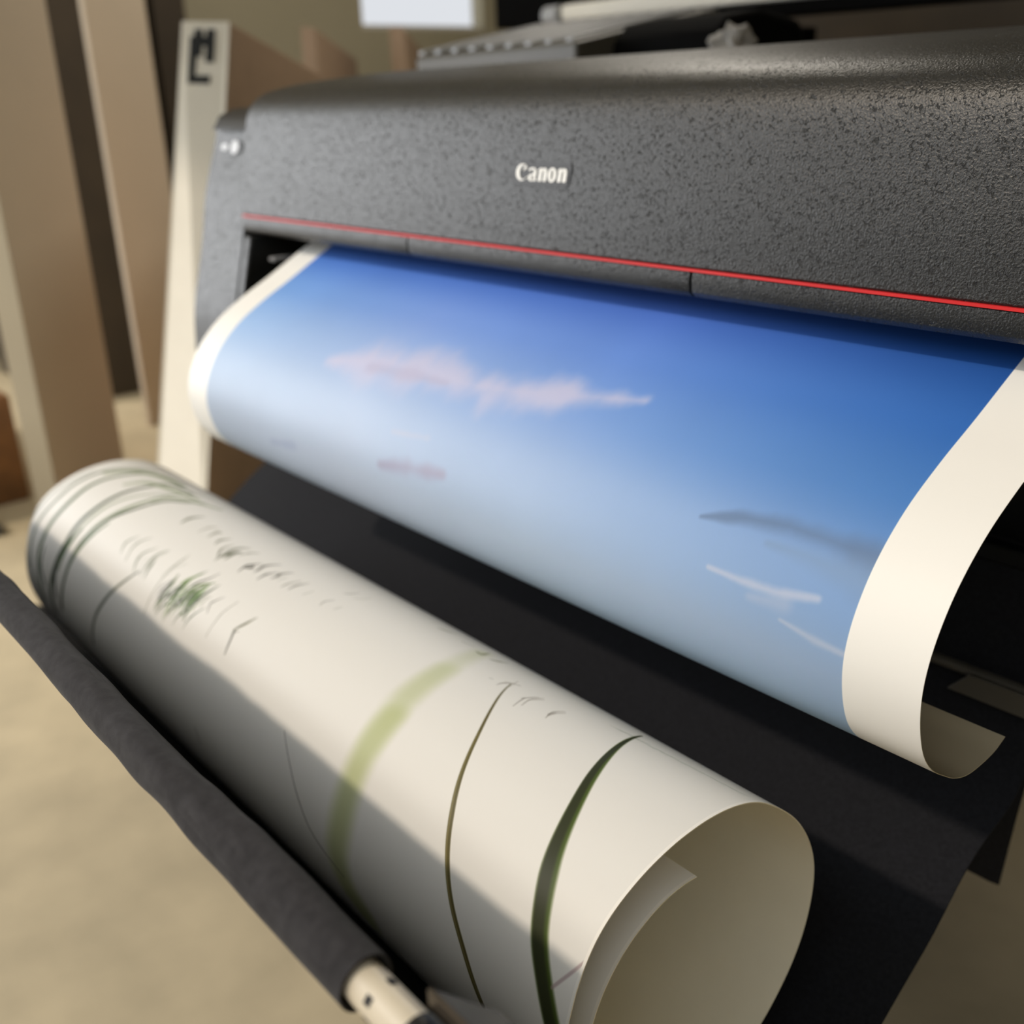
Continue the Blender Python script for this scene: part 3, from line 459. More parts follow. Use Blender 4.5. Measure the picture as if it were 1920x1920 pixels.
# ------------------------------------------------------------------ rolled print in the basket
CY, CZ, RX0, RX1 = .485, -.607, -.392, -1.510
TAB = [(-180, .138), (-162, .137), (-90, .14), (-50, .1345), (-38, .137), (-24, .140), (8, .1435), (22, .1405), (34, .138), (50, .1355), (64, .1375), (92, .1370), (110, .138), (122, .1405), (133, .1435), (144, .142), (161, .1375), (180, .138)]
def RR(t):
    t = (t+180) % 360-180; a = 0
    for dt in (-6, -3, 0, 3, 6):
        q = (t+dt+180) % 360-180; a += np.interp(q, [k for k, _ in TAB], [r for _, r in TAB])
    return a/5
STROKES = json.loads('''[[[[-1.2528,76.5],[-1.2661,85.0],[-1.2893,92.9],[-1.303,107.4],[-1.3206,120.9],[-1.3302,133.7],[-1.3427,148.5],[-1.3556,163.1],[-1.3665,180.5]],[1.72,6.86,6.86],[45,62,32],1,0.35],[[[-1.279,59.3],[-1.2989,74.4],[-1.3068,89.8],[-1.3115,101.3],[-1.3213,115.9],[-1.3293,129.6],[-1.3357,142.2],[-1.3523,157.2]],[1.72,7.75,4.3],[98,116,78],0.6875,0.5599999999999999],[[[-1.2989,74.4],[-1.3539,78.0],[-1.3613,90.3],[-1.3692,105.1],[-1.3708,125.7],[-1.3753,143.7],[-1.3952,161.6],[-1.4073,177.0],[-1.409,189.7]],[3.51,8.78,10.53],[45,62,32],1,0.35],[[[-1.3062,84.3],[-1.3405,100.7],[-1.3545,114.7],[-1.3571,130.9],[-1.365,144.7],[-1.381,159.8]],[1.74,5.21,4.34],[98,116,78],0.75,0.48999999999999994],[[[-1.3437,70.6],[-1.4104,74.9],[-1.4338,91.9],[-1.4445,109.3],[-1.4383,129.7],[-1.448,145.6],[-1.4596,160.6],[-1.4543,171.6],[-1.4505,187.1]],[3.62,9.06,9.06],[70,90,55],1,0.42],[[[-1.4347,73.1],[-1.459,87.8],[-1.4736,97.3],[-1.4783,113.6],[-1.4744,130.3],[-1.4867,146.6],[-1.4933,160.1],[-1.4849,174.4],[-1.4698,184.7]],[5.53,7.38,7.38],[110,120,105],0.875,0.48999999999999994],[[[-1.4906,101.7],[-1.4956,118.5],[-1.5007,134.9],[-1.5138,149.7],[-1.5128,162.4],[-1.4966,172.3]],[3.75,6.56,6.56],[130,135,130],0.75,0.5599999999999999],[[[-1.4656,98.5],[-1.44,83.9],[-1.3985,75.9],[-1.342,73.2]],[7.43,13.0,5.57],[140,155,120],0.75,0.63],[[[-1.3957,98.2],[-1.3773,87.6],[-1.3233,81.2],[-1.2684,77.9]],[5.34,10.68,5.34],[140,155,120],0.75,0.63],[[[-1.3013,98.6],[-1.2938,88.8],[-1.2614,81.5],[-1.2178,74.4]],[3.45,7.75,3.45],[130,145,110],0.75,0.63],[[[-1.3116,122.5],[-1.3172,129.2],[-1.3283,140.2],[-1.3469,155.4]],[2.56,6.83,2.56],[75,95,60],0.875,0.5599999999999999],[[[-1.3536,133.1],[-1.3642,142.4],[-1.3837,155.7]],[2.61,8.7,5.22],[60,85,45],1,0.5599999999999999],[[[-1.4408,153.8],[-1.4468,165.9],[-1.4274,175.0]],[2.73,7.29,3.64],[60,75,60],1,0.5599999999999999],[[[-1.3837,155.7],[-1.3915,165.6],[-1.3847,176.1]],[5.32,7.98,5.32],[30,35,35],1,0.48999999999999994],[[[-1.2599,185.1],[-1.2491,174.3],[-1.2364,164.0],[-1.2096,151.1],[-1.1835,140.6],[-1.1652,132.7]],[5.6,5.6,2.4],[105,110,95],1,0.42],[[[-1.11,147.2],[-1.1113,137.7],[-1.1139,127.2],[-1.1142,114.6]],[1.52,2.28,1.14],[130,130,115],0.6875,0.5599999999999999],[[[-1.2292,131.5],[-1.2388,125.5],[-1.2298,118.9]],[0.65,3.73,0.65],[105,112,92],0.75,0.6],[[[-1.2076,132.9],[-1.2173,125.5],[-1.2163,120.8],[-1.2065,116.1]],[0.65,3.7,0.65],[105,112,92],0.75,0.6],[[[-1.2094,132.4],[-1.2136,129.1]],[0.64,6.12,0.64],[105,112,92],0.75,0.6],[[[-1.1747,135.2],[-1.1851,130.3],[-1.1882,125.0],[-1.1765,118.4]],[0.64,4.84,0.64],[105,112,92],0.75,0.6],[[[-1.1565,134.6],[-1.162,128.2],[-1.1622,121.4],[-1.153,116.0]],[0.63,5.38,0.63],[105,112,92],0.75,0.6],[[[-1.146,134.5],[-1.1538,127.6],[-1.1569,123.2]],[0.62,5.92,0.62],[105,112,92],0.75,0.6],[[[-1.1713,133.4],[-1.1749,125.4]],[0.63,4.8,0.63],[105,112,92],0.75,0.6],[[[-1.1588,123.5],[-1.1519,117.7]],[0.63,3.57,0.63],[105,112,92],0.75,0.6],[[[-1.111,121.9],[-1.1025,116.7]],[0.61,2.32,0.61],[105,112,92],0.75,0.6],[[[-1.1175,128.7],[-1.1168,122.1],[-1.1159,112.5]],[0.61,1.74,0.61],[105,112,92],0.75,0.6],[[[-1.0931,139.6],[-1.0946,134.3],[-1.0939,128.6],[-1.0934,122.9]],[0.6,4.21,0.6],[52,50,42],0.9,0.4],[[[-1.092,138.3],[-1.0889,131.4],[-1.0923,126.0],[-1.0952,123.2]],[0.6,4.81,0.6],[90,110,60],0.9,0.4],[[[-1.0619,139.4],[-1.0694,133.8],[-1.0731,127.3],[-1.0695,121.0],[-1.0606,113.9]],[0.59,4.16,0.59],[45,62,32],0.9,0.4],[[[-1.0687,135.0],[-1.0693,128.2],[-1.0691,121.8],[-1.0612,115.9]],[0.6,5.95,0.6],[95,125,55],0.9,0.4],[[[-1.0509,135.4],[-1.0568,129.7],[-1.0557,122.7],[-1.0443,116.2],[-1.041,111.6]],[0.59,2.95,0.59],[52,50,42],0.9,0.4],[[[-1.0403,136.9],[-1.046,130.0],[-1.0483,122.9],[-1.028,116.4]],[0.59,7.04,0.59],[85,110,50],0.9,0.4],[[[-1.0356,137.4],[-1.0352,130.3],[-1.0337,123.4],[-1.0341,117.7]],[0.58,6.98,0.58],[100,140,60],0.9,0.4],[[[-1.0242,138.7],[-1.0278,133.8],[-1.0295,128.7],[-1.0237,121.5],[-1.0201,116.2]],[0.58,5.78,0.58],[45,62,32],0.9,0.4],[[[-1.0376,132.8],[-1.0404,126.2],[-1.0386,119.5]],[0.58,6.99,0.58],[95,125,60],0.9,0.4],[[[-1.0734,130.3],[-1.0737,124.3],[-1.0653,117.7]],[0.6,5.36,0.6],[110,140,70],0.9,0.4],[[[-1.0577,137.6],[-1.0677,130.1],[-1.0677,125.6]],[0.59,3.55,0.59],[50,55,45],0.9,0.4],[[[-1.0322,137.5],[-1.0354,132.5],[-1.0368,128.5]],[0.58,5.21,0.58],[60,70,45],0.9,0.4],[[[-1.0195,132.6],[-1.0243,128.5],[-1.0162,123.3]],[0.58,1.73,0.58],[130,134,118],0.9,0.4],[[[-1.012,129.9],[-1.0156,126.2],[-1.0127,122.7]],[0.57,1.15,0.57],[130,134,118],0.9,0.4],[[[-1.0908,132.4],[-1.0903,128.0]],[0.6,5.4,0.6],[80,80,65],0.9,0.4],[[[-1.0923,137.1],[-1.0925,132.0]],[0.6,3.6,0.6],[52,50,42],0.9,0.4],[[[-1.0896,137.1],[-1.0891,131.4],[-1.0809,125.1]],[0.3,1.43,0.3],[45,62,32],0.75,0.4],[[[-1.095,142.2],[-1.0914,136.7],[-1.0787,130.8]],[0.3,2.68,0.3],[45,62,32],0.75,0.4],[[[-1.0794,140.7],[-1.0763,135.3],[-1.0651,129.5]],[0.3,1.44,0.3],[45,62,32],0.75,0.4],[[[-1.0658,143.2],[-1.0623,138.7],[-1.05,133.8]],[0.29,2.12,0.29],[100,130,60],0.75,0.4],[[[-1.0447,134.0],[-1.0474,128.8],[-1.0407,122.8]],[0.29,2.08,0.29],[100,130,60],0.75,0.4],[[[-1.0896,143.7],[-1.0846,136.8],[-1.0697,129.5]],[0.3,1.94,0.3],[52,50,42],0.75,0.4],[[[-1.0856,140.6],[-1.082,132.9],[-1.0704,124.5]],[0.3,2.41,0.3],[80,85,65],0.75,0.4],[[[-1.048,132.1],[-1.0517,126.9],[-1.0459,120.9]],[0.29,2.21,0.29],[100,130,60],0.75,0.4],[[[-1.0332,136.8],[-1.0327,131.2],[-1.0246,125.0]],[0.29,2.02,0.29],[120,150,80],0.75,0.4],[[[-1.0693,136.4],[-1.0694,131.2],[-1.0619,125.5]],[0.3,2.36,0.3],[45,62,32],0.75,0.4],[[[-1.0909,142.7],[-1.0869,137.3],[-1.0738,131.4]],[0.3,1.99,0.3],[120,150,80],0.75,0.4],[[[-1.0536,135.4],[-1.0559,128.9],[-1.0475,121.6]],[0.29,1.27,0.29],[52,50,42],0.75,0.4],[[[-1.0499,136.8],[-1.0493,131.9],[-1.0417,126.6]],[0.29,1.8,0.29],[80,85,65],0.75,0.4],[[[-1.0728,142.5],[-1.068,134.9],[-1.0544,126.7]],[0.29,1.33,0.29],[45,62,32],0.75,0.4],[[[-1.0497,136.3],[-1.0503,130.0],[-1.0423,123.1]],[0.29,2.43,0.29],[45,62,32],0.75,0.4],[[[-1.0806,137.4],[-1.08,131.5],[-1.071,124.9]],[0.3,1.25,0.3],[45,62,32],0.75,0.4],[[[-1.0193,141.5],[-1.0158,134.8],[-1.0038,127.5]],[0.29,2.51,0.29],[45,62,32],0.75,0.4],[[[-1.0766,137.6],[-1.0751,132.8],[-1.0671,127.5]],[0.3,2.15,0.3],[80,85,65],0.75,0.4],[[[-1.0573,134.8],[-1.0597,128.4],[-1.0519,121.3]],[0.29,2.49,0.29],[100,130,60],0.75,0.4],[[[-1.0916,142.4],[-1.0871,134.5],[-1.0736,126.0]],[0.3,1.69,0.3],[45,62,32],0.75,0.4],[[[-1.0702,139.3],[-1.068,133.7],[-1.0582,127.6]],[0.3,2.37,0.3],[100,130,60],0.75,0.4],[[[-1.0549,137.2],[-1.0538,132.3],[-1.0461,126.8]],[0.29,2.51,0.29],[45,62,32],0.75,0.4],[[[-1.1042,137.0],[-1.1036,132.0],[-1.0959,126.6]],[0.3,2.23,0.3],[52,50,42],0.75,0.4],[[[-1.0501,139.3],[-1.0475,133.0],[-1.0378,126.2]],[0.29,1.63,0.29],[45,62,32],0.75,0.4],[[[-1.0888,143.1],[-1.0841,135.9],[-1.0697,128.2]],[0.3,1.8,0.3],[52,50,42],0.75,0.4],[[[-1.0673,136.8],[-1.0673,131.1],[-1.0591,124.8]],[0.3,1.24,0.3],[120,150,80],0.75,0.4],[[[-1.0595,140.7],[-1.0567,134.9],[-1.0453,128.6]],[0.29,1.49,0.29],[52,50,42],0.75,0.4],[[[-1.1013,139.3],[-1.0988,134.0],[-1.0894,128.3]],[0.3,1.51,0.3],[52,50,42],0.75,0.4],[[[-1.0715,137.1],[-1.0706,131.7],[-1.0628,125.7]],[0.3,2.5,0.3],[100,130,60],0.75,0.4],[[[-1.0423,142.9],[-1.0383,137.1],[-1.0249,131.0]],[0.29,2.46,0.29],[45,62,32],0.75,0.4],[[[-1.0699,134.7],[-1.0715,129.7],[-1.0651,124.1]],[0.3,2.48,0.3],[52,50,42],0.75,0.4],[[[-1.0688,142.9],[-1.0641,135.6],[-1.0501,127.9]],[0.29,2.12,0.29],[120,150,80],0.75,0.4],[[[-1.0538,141.1],[-1.0503,134.4],[-1.0382,127.2]],[0.29,1.56,0.29],[120,150,80],0.75,0.4],[[[-1.0377,134.3],[-1.0418,126.8],[-1.0339,118.2]],[0.29,2.57,0.29],[52,50,42],0.75,0.4],[[[-1.0846,144.7],[-1.08,139.7],[-1.0662,134.4]],[0.3,2.62,0.3],[45,62,32],0.75,0.4],[[[-1.0269,138.4],[-1.025,132.6],[-1.0163,126.3]],[0.29,1.83,0.29],[120,150,80],0.75,0.4],[[[-1.0352,132.4],[-1.038,128.2],[-1.0326,123.5]],[0.29,2.5,0.29],[45,62,32],0.75,0.4],[[[-1.0572,136.0],[-1.0576,130.5],[-1.05,124.2]],[0.29,2.3,0.29],[120,150,80],0.75,0.4],[[[-1.0305,138.6],[-1.0294,131.4],[-1.0193,123.5]],[0.29,1.44,0.29],[80,85,65],0.75,0.4],[[[-1.0645,145.0],[-1.0585,137.8],[-1.042,130.1]],[0.29,1.86,0.29],[80,85,65],0.75,0.4],[[[-1.0754,136.6],[-1.0759,129.9],[-1.0672,122.4]],[0.3,1.36,0.3],[80,85,65],0.75,0.4],[[[-1.029,136.6],[-1.028,132.0],[-1.0211,126.9]],[0.29,1.67,0.29],[80,85,65],0.75,0.4],[[[-1.0344,134.4],[-1.0367,129.0],[-1.0298,123.0]],[0.29,1.27,0.29],[80,85,65],0.75,0.4],[[[-1.0713,138.7],[-1.07,130.9],[-1.0602,122.4]],[0.3,1.76,0.3],[120,150,80],0.75,0.4],[[[-1.0351,134.7],[-1.036,130.2],[-1.0298,125.3]],[0.29,2.49,0.29],[100,130,60],0.75,0.4],[[[-1.0606,139.9],[-1.0577,132.6],[-1.0471,124.6]],[0.29,2.31,0.29],[45,62,32],0.75,0.4],[[[-0.9951,129.8],[-1.0032,125.6],[-1.0017,123.8],[-0.9949,119.6]],[0.57,2.28,0.57],[52,50,42],0.8,0.25],[[[-0.9712,137.9],[-0.9732,129.4],[-0.974,125.7],[-0.9702,117.7]],[0.84,1.68,0.84],[110,108,95],0.7,0.25],[[[-0.925,138.6],[-0.9287,133.9],[-0.9343,129.2],[-0.9354,127.5],[-0.9241,119.0]],[1.09,2.99,1.09],[70,68,48],0.95,0.25],[[[-0.9255,137.8],[-0.9305,132.4],[-0.9348,129.0]],[1.62,2.16,2.16],[55,52,42],0.8,0.25],[[[-0.9359,128.2],[-0.9288,123.7],[-0.9241,119.0]],[1.63,2.17,0.54],[100,100,60],0.9,0.25],[[[-0.9352,129.4],[-0.9279,127.7]],[1.62,1.08,0.54],[90,88,70],0.7,0.25],[[[-1.2029,100.6],[-1.2079,94.2],[-1.1989,87.1]],[0.86,7.14,0.86],[114,118,101],0.9,0.4],[[[-1.1599,99.5],[-1.161,92.6],[-1.153,89.5]],[0.84,3.87,0.84],[167,165,154],0.9,0.4],[[[-1.136,98.9],[-1.1395,92.9],[-1.1333,91.5]],[0.83,6.12,0.83],[145,145,132],0.9,0.4],[[[-1.1099,100.2],[-1.1142,96.0],[-1.1086,91.3]],[0.81,5.26,0.81],[132,133,118],0.9,0.4],[[[-1.0724,108.1],[-1.0762,102.0],[-1.0769,94.7],[-1.0648,90.1]],[0.8,5.89,0.8],[114,117,103],0.9,0.4],[[[-1.0765,105.8],[-1.0901,100.4],[-1.09,93.9]],[0.8,3.69,0.8],[114,117,103],0.9,0.4],[[[-1.0629,104.8],[-1.0672,98.0],[-1.0615,95.3]],[0.79,6.56,0.79],[83,88,66],0.9,0.4],[[[-1.0576,98.1],[-1.0543,93.7],[-1.0449,89.9]],[0.79,2.91,0.79],[123,124,110],0.9,0.4],[[[-1.0725,104.7],[-1.0709,100.5],[-1.0639,95.5]],[0.79,5.83,0.79],[114,118,101],0.9,0.4],[[[-1.023,106.3],[-1.027,101.5],[-1.0244,98.9],[-1.0169,94.8]],[0.77,4.26,0.77],[45,44,36],0.9,0.4],[[[-1.0257,102.5],[-1.0179,100.3],[-1.0208,98.4]],[0.76,4.94,0.76],[45,44,36],0.9,0.4],[[[-1.0053,101.9],[-1.0084,97.4],[-1.0082,94.2],[-0.9985,88.9]],[0.77,4.24,0.77],[45,44,36],0.9,0.4],[[[-1.0039,100.3],[-1.0056,97.3]],[0.76,5.62,0.76],[45,44,36],0.9,0.4],[[[-0.9878,104.2],[-0.989,100.4],[-0.9883,98.1],[-0.9814,94.0]],[0.75,3.47,0.75],[45,44,36],0.9,0.4],[[[-0.9758,99.7],[-0.9748,96.8],[-0.9764,93.9],[-0.9695,89.3]],[0.75,4.16,0.75],[45,44,36],0.9,0.4],[[[-0.9662,98.2],[-0.9644,94.2]],[0.74,2.06,0.74],[114,117,103],0.9,0.4],[[[-0.9494,100.8],[-0.9496,97.0],[-0.945,91.3]],[0.74,2.04,0.74],[110,110,101],0.9,0.4],[[[-0.9379,99.8],[-0.9387,95.3],[-0.9335,90.1]],[0.73,2.7,0.73],[88,86,77],0.9,0.4],[[[-0.9151,97.9],[-0.9132,92.8]],[0.72,1.33,0.72],[114,117,103],0.9,0.4],[[[-0.8809,97.8],[-0.8837,94.4],[-0.8792,91.0]],[0.71,1.3,0.71],[96,95,88],0.9,0.4],[[[-0.8618,95.7],[-0.8606,92.1]],[0.7,1.29,0.7],[114,117,103],0.9,0.4],[[[-0.8878,84.2],[-0.8827,82.1],[-0.8809,77.7]],[0.55,1.38,0.55],[52,50,42],0.7,0.25],[[[-0.8706,83.3],[-0.8636,80.3],[-0.8639,76.2]],[0.55,0.82,0.55],[130,134,118],0.7,0.25],[[[-0.7686,69.6],[-0.7602,67.7],[-0.753,64.9]],[1.56,3.64,1.04],[150,150,135],0.8,0.7],[[[-0.7298,69.6],[-0.7164,68.0]],[1.51,2.01,1.01],[150,150,135],0.7,0.7],[[[-0.7038,71.3],[-0.6957,71.1],[-0.6987,66.0]],[1.48,4.44,0.99],[110,112,85],0.9,0.5],[[[-0.6833,71.4],[-0.6779,69.3],[-0.6736,65.3]],[0.98,2.93,0.98],[105,108,80],0.9,0.5],[[[-0.6493,83.6],[-0.6451,82.9]],[0.47,0.93,0.47],[52,50,42],0.6,0.25],[[[-0.6354,84.9],[-0.6334,80.3],[-0.6223,77.7]],[0.46,1.21,0.46],[100,92,80],0.85,0.25],[[[-0.6362,83.0],[-0.6306,80.3]],[0.46,1.2,0.46],[100,92,80],0.85,0.25],[[[-0.6263,81.9],[-0.631,76.0]],[0.47,1.21,0.47],[100,92,80],0.85,0.25],[[[-0.5981,90.2],[-0.6014,85.2],[-0.6017,82.4],[-0.5934,77.2]],[0.45,1.17,0.45],[100,92,80],0.85,0.25],[[[-0.5943,87.6],[-0.5975,83.0],[-0.5951,80.2],[-0.591,78.0]],[0.45,1.17,0.45],[100,92,80],0.85,0.25],[[[-0.6041,84.2],[-0.5974,78.4]],[0.45,1.18,0.45],[100,92,80],0.85,0.25],[[[-0.5664,86.8],[-0.5688,83.2],[-0.5631,78.6]],[0.44,1.14,0.44],[100,92,80],0.85,0.25],[[[-0.5694,84.8],[-0.57,81.5],[-0.5654,77.7]],[0.44,1.14,0.44],[100,92,80],0.85,0.25],[[[-0.5677,85.0],[-0.567,81.7]],[0.44,1.14,0.44],[100,92,80],0.85,0.25],[[[-0.57,64.0],[-0.5594,61.2]],[0.9,2.26,0.9],[170,175,165],0.6,0.6],[[[-0.532,69.6],[-0.52,69.5]],[0.43,3.78,0.43],[130,145,130],0.5,0.6],[[[-0.5294,69.6],[-0.5177,69.4]],[0.43,3.74,0.43],[130,145,130],0.49745762711864405,0.6],[[[-0.5271,69.5],[-0.5162,69.0]],[0.43,2.33,0.43],[130,145,130],0.49491525423728816,0.6],[[[-0.5248,69.4],[-0.5135,69.0]],[0.43,2.74,0.43],[130,145,130],0.4923728813559322,0.6],[[[-0.5225,69.3],[-0.5133,68.0]],[0.43,3.3,0.43],[130,145,130],0.48983050847457626,0.6],[[[-0.5202,69.2],[-0.5103,68.2]],[0.43,3.53,0.43],[130,145,130],0.4872881355932203,0.6],[[[-0.5179,69.1],[-0.5084,68.0]],[0.43,3.7,0.43],[130,145,130],0.4847457627118644,0.6],[[[-0.5156,69.0],[-0.5075,67.3]],[0.43,2.35,0.43],[130,145,130],0.4822033898305085,0.6],[[[-0.5133,69.0],[-0.5016,69.0]],[0.43,2.24,0.43],[130,145,130],0.47966101694915253,0.6],[[[-0.5111,68.9],[-0.5023,67.5]],[0.43,3.32,0.43],[130,145,130],0.4771186440677966,0.6],[[[-0.5088,68.8],[-0.4974,68.7]],[0.42,2.86,0.42],[130,145,130],0.4745762711864407,0.6],[[[-0.5065,68.7],[-0.4958,68.3]],[0.42,2.66,0.42],[130,145,130],0.47203389830508474,0.6],[[[-0.5043,68.6],[-0.4946,67.7]],[0.42,2.35,0.42],[130,145,130],0.4694915254237288,0.6],[[[-0.502,68.6],[-0.493,67.3]],[0.42,3.34,0.42],[130,145,130],0.4669491525423729,0.6],[[[-0.4998,68.5],[-0.4918,66.8]],[0.42,2.05,0.42],[130,145,130],0.46440677966101696,0.6],[[[-0.4975,68.4],[-0.4849,69.0]],[0.42,2.78,0.42],[130,145,130],0.461864406779661,0.6],[[[-0.4953,68.3],[-0.4827,68.9]],[0.42,3.13,0.42],[130,145,130],0.45932203389830506,0.6],[[[-0.4931,68.3],[-0.4824,67.9]],[0.42,3.35,0.42],[130,145,130],0.45677966101694917,0.6],[[[-0.4908,68.2],[-0.4805,67.6]],[0.42,2.57,0.42],[130,145,130],0.4542372881355932,0.6],[[[-0.4886,68.1],[-0.4777,67.9]],[0.42,2.48,0.42],[130,145,130],0.4516949152542373,0.6],[[[-0.4867,67.9],[-0.4774,66.9]],[0.42,2.78,0.42],[130,145,130],0.4491525423728814,0.6],[[[-0.4845,67.8],[-0.4717,68.6]],[0.41,2.36,0.41],[130,145,130],0.44661016949152543,0.6],[[[-0.4822,67.8],[-0.4724,67.1]],[0.42,2.74,0.42],[130,145,130],0.4440677966101695,0.6],[[[-0.48,67.7],[-0.4689,67.7]],[0.41,2.74,0.41],[130,145,130],0.44152542372881354,0.6],[[[-0.4778,67.7],[-0.4687,66.7]],[0.42,3.19,0.42],[130,145,130],0.43898305084745765,0.6],[[[-0.4756,67.6],[-0.4671,66.3]],[0.42,2.96,0.42],[130,145,130],0.4364406779661017,0.6],[[[-0.4737,67.4],[-0.4627,67.4]],[0.41,3.05,0.41],[130,145,130],0.43389830508474575,0.6],[[[-0.4715,67.3],[-0.4637,65.7]],[0.41,2.71,0.41],[130,145,130],0.43135593220338986,0.6],[[[-0.4694,67.3],[-0.4574,67.8]],[0.41,2.22,0.41],[130,145,130],0.4288135593220339,0.6],[[[-0.4672,67.3],[-0.4578,66.5]],[0.41,2.0,0.41],[130,145,130],0.42627118644067796,0.6],[[[-0.465,67.2],[-0.4534,67.6]],[0.41,2.57,0.41],[130,145,130],0.423728813559322,0.6],[[[-0.4631,67.0],[-0.4528,66.7]],[0.41,2.77,0.41],[130,145,130],0.42118644067796607,0.6],[[[-0.4609,67.0],[-0.4531,65.4]],[0.41,2.21,0.41],[130,145,130],0.4186440677966102,0.6],[[[-0.4588,66.9],[-0.4475,67.2]],[0.41,1.83,0.41],[130,145,130],0.4161016949152542,0.6],[[[-0.4569,66.7],[-0.4485,65.5]],[0.41,3.03,0.41],[130,145,130],0.41355932203389834,0.6],[[[-0.4548,66.7],[-0.4442,66.6]],[0.41,3.0,0.41],[130,145,130],0.4110169491525424,0.6],[[[-0.4526,66.6],[-0.4451,64.9]],[0.41,2.9,0.41],[130,145,130],0.40847457627118644,0.6],[[[-0.4505,66.6],[-0.4384,67.4]],[0.4,1.86,0.4],[130,145,130],0.4059322033898305,0.6],[[[-0.4486,66.4],[-0.439,65.9]],[0.41,2.79,0.41],[130,145,130],0.4033898305084746,0.6],[[[-0.4465,66.4],[-0.4381,65.2]],[0.41,2.65,0.41],[130,145,130],0.40084745762711865,0.6],[[[-0.4443,66.4],[-0.4339,66.3]],[0.4,2.7,0.4],[130,145,130],0.3983050847457627,0.6],[[[-0.4425,66.2],[-0.4318,66.3]],[0.4,2.71,0.4],[130,145,130],0.39576271186440676,0.6],[[[-0.4404,66.1],[-0.4321,65.0]],[0.4,2.21,0.4],[130,145,130],0.39322033898305087,0.6],[[[-0.4385,65.9],[-0.4303,64.8]],[0.4,2.04,0.4],[130,145,130],0.3906779661016949,0.6],[[[-0.4364,65.9],[-0.4257,66.1]],[0.4,2.22,0.4],[130,145,130],0.38813559322033897,0.6],[[[-0.4343,65.9],[-0.4248,65.4]],[0.4,2.1,0.4],[130,145,130],0.3855932203389831,0.6],[[[-0.4325,65.7],[-0.4215,66.1]],[0.4,2.15,0.4],[130,145,130],0.38305084745762713,0.6],[[[-0.4304,65.7],[-0.4188,66.4]],[0.4,1.89,0.4],[130,145,130],0.3805084745762712,0.6],[[[-0.4286,65.5],[-0.4195,64.9]],[0.4,2.22,0.4],[130,145,130],0.37796610169491524,0.6],[[[-0.4265,65.5],[-0.4183,64.4]],[0.4,2.57,0.4],[130,145,130],0.37542372881355934,0.6],[[[-0.4244,65.5],[-0.4153,64.9]],[0.4,2.15,0.4],[130,145,130],0.3728813559322034,0.6],[[[-0.4226,65.3],[-0.4117,65.8]],[0.4,1.94,0.4],[130,145,130],0.37033898305084745,0.6],[[[-0.4205,65.3],[-0.412,64.4]],[0.4,1.49,0.4],[130,145,130],0.3677966101694915,0.6],[[[-0.4187,65.2],[-0.4094,64.7]],[0.4,1.97,0.4],[130,145,130],0.36525423728813555,0.6],[[[-0.4166,65.2],[-0.4053,66.0]],[0.39,2.14,0.39],[130,145,130],0.36271186440677966,0.6],[[[-0.4148,65.0],[-0.4064,64.0]],[0.4,2.33,0.4],[130,145,130],0.36016949152542377,0.6],[[[-0.4128,65.0],[-0.4017,65.6]],[0.39,2.25,0.39],[130,145,130],0.3576271186440678,0.6],[[[-0.411,64.8],[-0.402,64.2]],[0.39,2.11,0.39],[130,145,130],0.3550847457627119,0.6],[[[-0.4089,64.8],[-0.4,64.3]],[0.39,2.05,0.39],[130,145,130],0.3525423728813559,0.6],[[[-0.4071,64.7],[-0.4008,62.5]],[0.39,2.4,0.39],[130,145,130],0.35,0.6],[[[-0.6378,193.1],[-0.6625,184.7],[-0.674,173.8],[-0.6734,161.1],[-0.6718,148.8],[-0.6725,133.2],[-0.6744,120.6]],[27.85,29.65,25.16],[186,194,143],0.85,0.8],[[[-0.6736,130.1],[-0.6811,112.2],[-0.6868,93.0]],[25.76,26.68,23.0],[190,198,152],0.55,0.85],[[[-0.6823,109.3],[-0.6873,90.4],[-0.6993,69.6]],[23.79,21.88,17.13],[196,203,165],0.4,0.9],[[[-0.4758,180.1],[-0.4984,168.1],[-0.5207,157.3],[-0.5371,147.0],[-0.5537,134.7],[-0.572,122.4],[-0.5931,106.8],[-0.6176,89.9],[-0.6298,79.9]],[5.26,4.85,1.01],[88,80,42],0.95,0.3],[[[-0.4785,177.8],[-0.5001,167.7],[-0.5238,156.3],[-0.54,145.9],[-0.5546,134.9],[-0.5728,122.6],[-0.5927,107.3]],[1.2,1.6,0.8],[150,140,90],0.6,0.6],[[[-0.3979,170.0],[-0.4058,165.5],[-0.42,156.1],[-0.4337,146.7],[-0.4444,136.6],[-0.4567,125.6],[-0.47,112.1],[-0.4869,94.7],[-0.5008,78.0],[-0.5108,62.4]],[15.64,14.9,1.86],[66,84,30],0.95,0.3],[[[-0.3984,170.2],[-0.4071,165.9],[-0.4213,156.4],[-0.435,147.0],[-0.446,136.9],[-0.4583,126.0],[-0.4713,112.4],[-0.4882,95.1],[-0.5008,78.0],[-0.5108,62.4]],[11.19,10.44,1.49],[50,54,34],0.95,0.4],[[[-0.7848,147.3],[-0.7646,156.3],[-0.741,166.7],[-0.7114,175.8],[-0.6646,181.6]],[0.71,1.19,0.95],[75,70,65],0.9,0.25],[[[-0.9564,176.4],[-0.9522,179.0],[-0.9478,183.6]],[0.83,1.39,1.11],[75,70,65],0.9,0.25],[[[-0.4123,156.0],[-0.4007,148.8],[-0.3938,144.0]],[2.44,2.44,2.09],[165,140,145],0.6,0.7]]''')
TW, TH = 2800, 2200; XLEN = RX0-RX1; CIRC = 2*math.pi*.139
timg = np.ones((TH, TW, 3), np.float32)*np.array([236, 235, 231], np.float32)
ragn = rng.random((TH//2, TW//2)).repeat(2, 0).repeat(2, 1).astype(np.float32)
